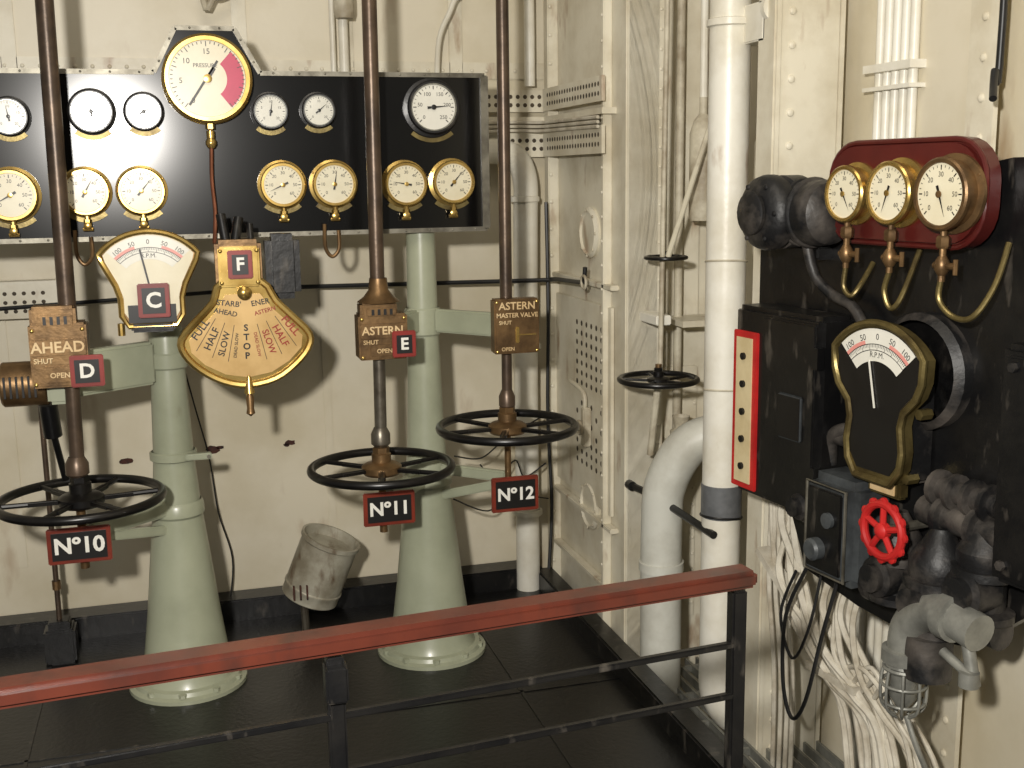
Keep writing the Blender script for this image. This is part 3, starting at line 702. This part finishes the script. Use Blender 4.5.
for s_ in (.75,1.0):
    for z_ in (.86,1.24):m.lathe([(.01,0),(.01,.008),(0,.01)],(s_,-.097,z_),(0,-1,0),BLACKD,6)
m.done('junction_box',PL,PR)
m=MB();m.tube([(.73,-.12,.72),(.65,-.12,.728),(.595,-.12,.716),(.547,-.12,.668),(.538,-.12,.60)],.038,GALV,20,True,n=8)
m.lathe([(.038,0),(.048,.002),(.048,.03),(.038,.032)],(.64,-.12,.727),(1,0,0.02),GALV,20)
m.lathe([(.038,0),(.048,.003),(.048,.03),(.040,.034)],(.538,-.12,.62),(0,0,-1),GALV,20)
m.cyl((.70,-.12,.70),(.725,-.12,.61),.013,GALV,12);m.cyl((.65,-.13,.655),(.73,-.13,.63),.010,GALV,12);m.lathe([(0,0),(.02,0),(.02,.03),(0,.03)],(.72,-.13,.61),(0,0,1),GALV,12)
m.done('conduit_elbow',PL,PR)
m=MB();o=(.538,-.12,.59)
m.lathe([(.034,0),(.04,.01),(.028,.02),(.028,.08),(.015,.1),(0,.105)],o,(0,0,-1),GALV,20)
for i in range(8):
    a=i*PI/4;c_,s_=math.cos(a),math.sin(a);m.tube([(o[0]+.04*c_,o[1]+.04*s_,.58),(o[0]+.046*c_,o[1]+.046*s_,.54),(o[0]+.042*c_,o[1]+.042*s_,.49),(o[0]+.015*c_,o[1]+.015*s_,.465)],.0035,GALV,6)
m.torus((o[0],o[1],.54),(0,0,1),.046,.0035,GALV,24,6);m.torus((o[0],o[1],.50),(0,0,1),.043,.0035,GALV,24,6);m.torus((o[0],o[1],.575),(0,0,1),.041,.005,GALV,24,6)
m.tube([(.55,-.12,.47),(.58,-.12,.42),(.60,-.08,.3),(.61,.0,.0)],.006,GALV,8)
m.done('caged_lamp',PL,PR)
m=MB()
rd=random.Random(11)
j=lambda a:rd.uniform(-a,a)
for k in range(8):
    d=k*.017;r_=rd.choice([.006,.008,.010])
    m.tube([(-.17+d+j(.008),.06,.82),(-.16+d+j(.015),.04+j(.02),.70),(-.10+d+j(.025),.02+j(.02),.56),(.0+d+j(.03),.02+j(.02),.44),(.10+d+j(.03),.03+j(.02),.36),(.19+d*.9+j(.03),.04,.26),(.22+d+j(.03),.05,-.1)],r_,CABW,8)
for k in range(7):
    d=k*.022;r_=rd.choice([.006,.008,.010])
    m.tube([(.10+d,.03,.62),(.10+d+j(.03),.01,.53),(.15+d+j(.03),.02+j(.02),.42),(.26+d*.5+j(.04),.03+j(.02),.34),(.32+d*.5+j(.04),.05,.22),(.32+d+j(.02),.06,-.1)],r_,CABW,8)
for k in range(4): m.tube([(-.2+k*.024,.09,.78),(-.2+k*.024+j(.01),.09,.5),(-.17+k*.024+j(.01),.09,.2),(-.17+k*.024,.09,-.3)],.007,CABW,8)
for k in range(4): m.tube([(.18+k*.04,.02,.40+j(.03)),(.28+k*.03,.0,.45+j(.03)),(.38+k*.02,.0,.40+j(.04)),(.42+k*.03,.03,.25),(.45+k*.02,.06,-.1)],.006,CABW,8)
m.box((.16,.02,.37),(.18,.04,.018),CABW);m.box((-.1,.03,.56),(.15,.04,.018),CABW,M=Matrix.Rotation(.6,4,'Y'))
m.done('white_cable_bundle',PL,PR)
m=MB();m.tube([(.10,-.03,.64),(.05,-.05,.5),(.06,-.06,.33),(.10,-.06,.25),(.15,-.06,.32),(.19,-.05,.5),(.22,-.03,.66)],.005,CABB,8)
m.tube([(.06,-.03,.62),(.03,-.05,.50),(.08,-.05,.40),(.14,-.05,.5),(.16,-.03,.66)],.004,CABB,8)
m.done('hanging_black_cable',PL,PR)

# ---------------- lights ----------------
def area(name,loc,tgt,size,power,col):
    l=bpy.data.lights.new(name,'AREA');l.shape='DISK';l.size=size;l.energy=power;l.color=col
    o=bpy.data.objects.new(name,l);sc.collection.objects.link(o);o.location=loc
    o.rotation_euler=(Vector(tgt)-Vector(loc)).to_track_quat('-Z','Y').to_euler();return o
area('flash_lamp',(-.34,-.05,1.90),(.7,3.6,1.3),.12,108,(1,.955,.885))
area('overhead_fill',(.2,1.6,3.4),(.4,3.2,0),1.2,20,(1,.89,.72))  # added warm fill from above, stands for no actual ceiling lamp
wd=bpy.data.worlds.new('world');sc.world=wd;wd.use_nodes=True;wd.node_tree.nodes['Background'].inputs[0].default_value=(1,.94,.84,1);wd.node_tree.nodes['Background'].inputs[1].default_value=.17
# ---------------- camera ----------------
p=math.radians(10.3);h=math.radians(16);t=.014
F=Vector((math.sin(h)*math.cos(p),math.cos(h)*math.cos(p),-math.sin(p)))
Rv=Vector((math.cos(h),-math.sin(h),0));Uv=Vector((math.sin(h)*math.sin(p),math.cos(h)*math.sin(p),math.cos(p)))
R2=(Rv-t*Uv).normalized();U2=(Uv+t*Rv).normalized()
cam=bpy.data.cameras.new('camera');cam.sensor_width=36;cam.lens=1150/1024*36;cam.clip_start=.02
co=bpy.data.objects.new('camera',cam);sc.collection.objects.link(co)
M=Matrix((R2,U2,-F)).transposed().to_4x4();M.translation=(0,0,1.6);co.matrix_world=M
sc.camera=co
sc.view_settings.view_transform='Standard'
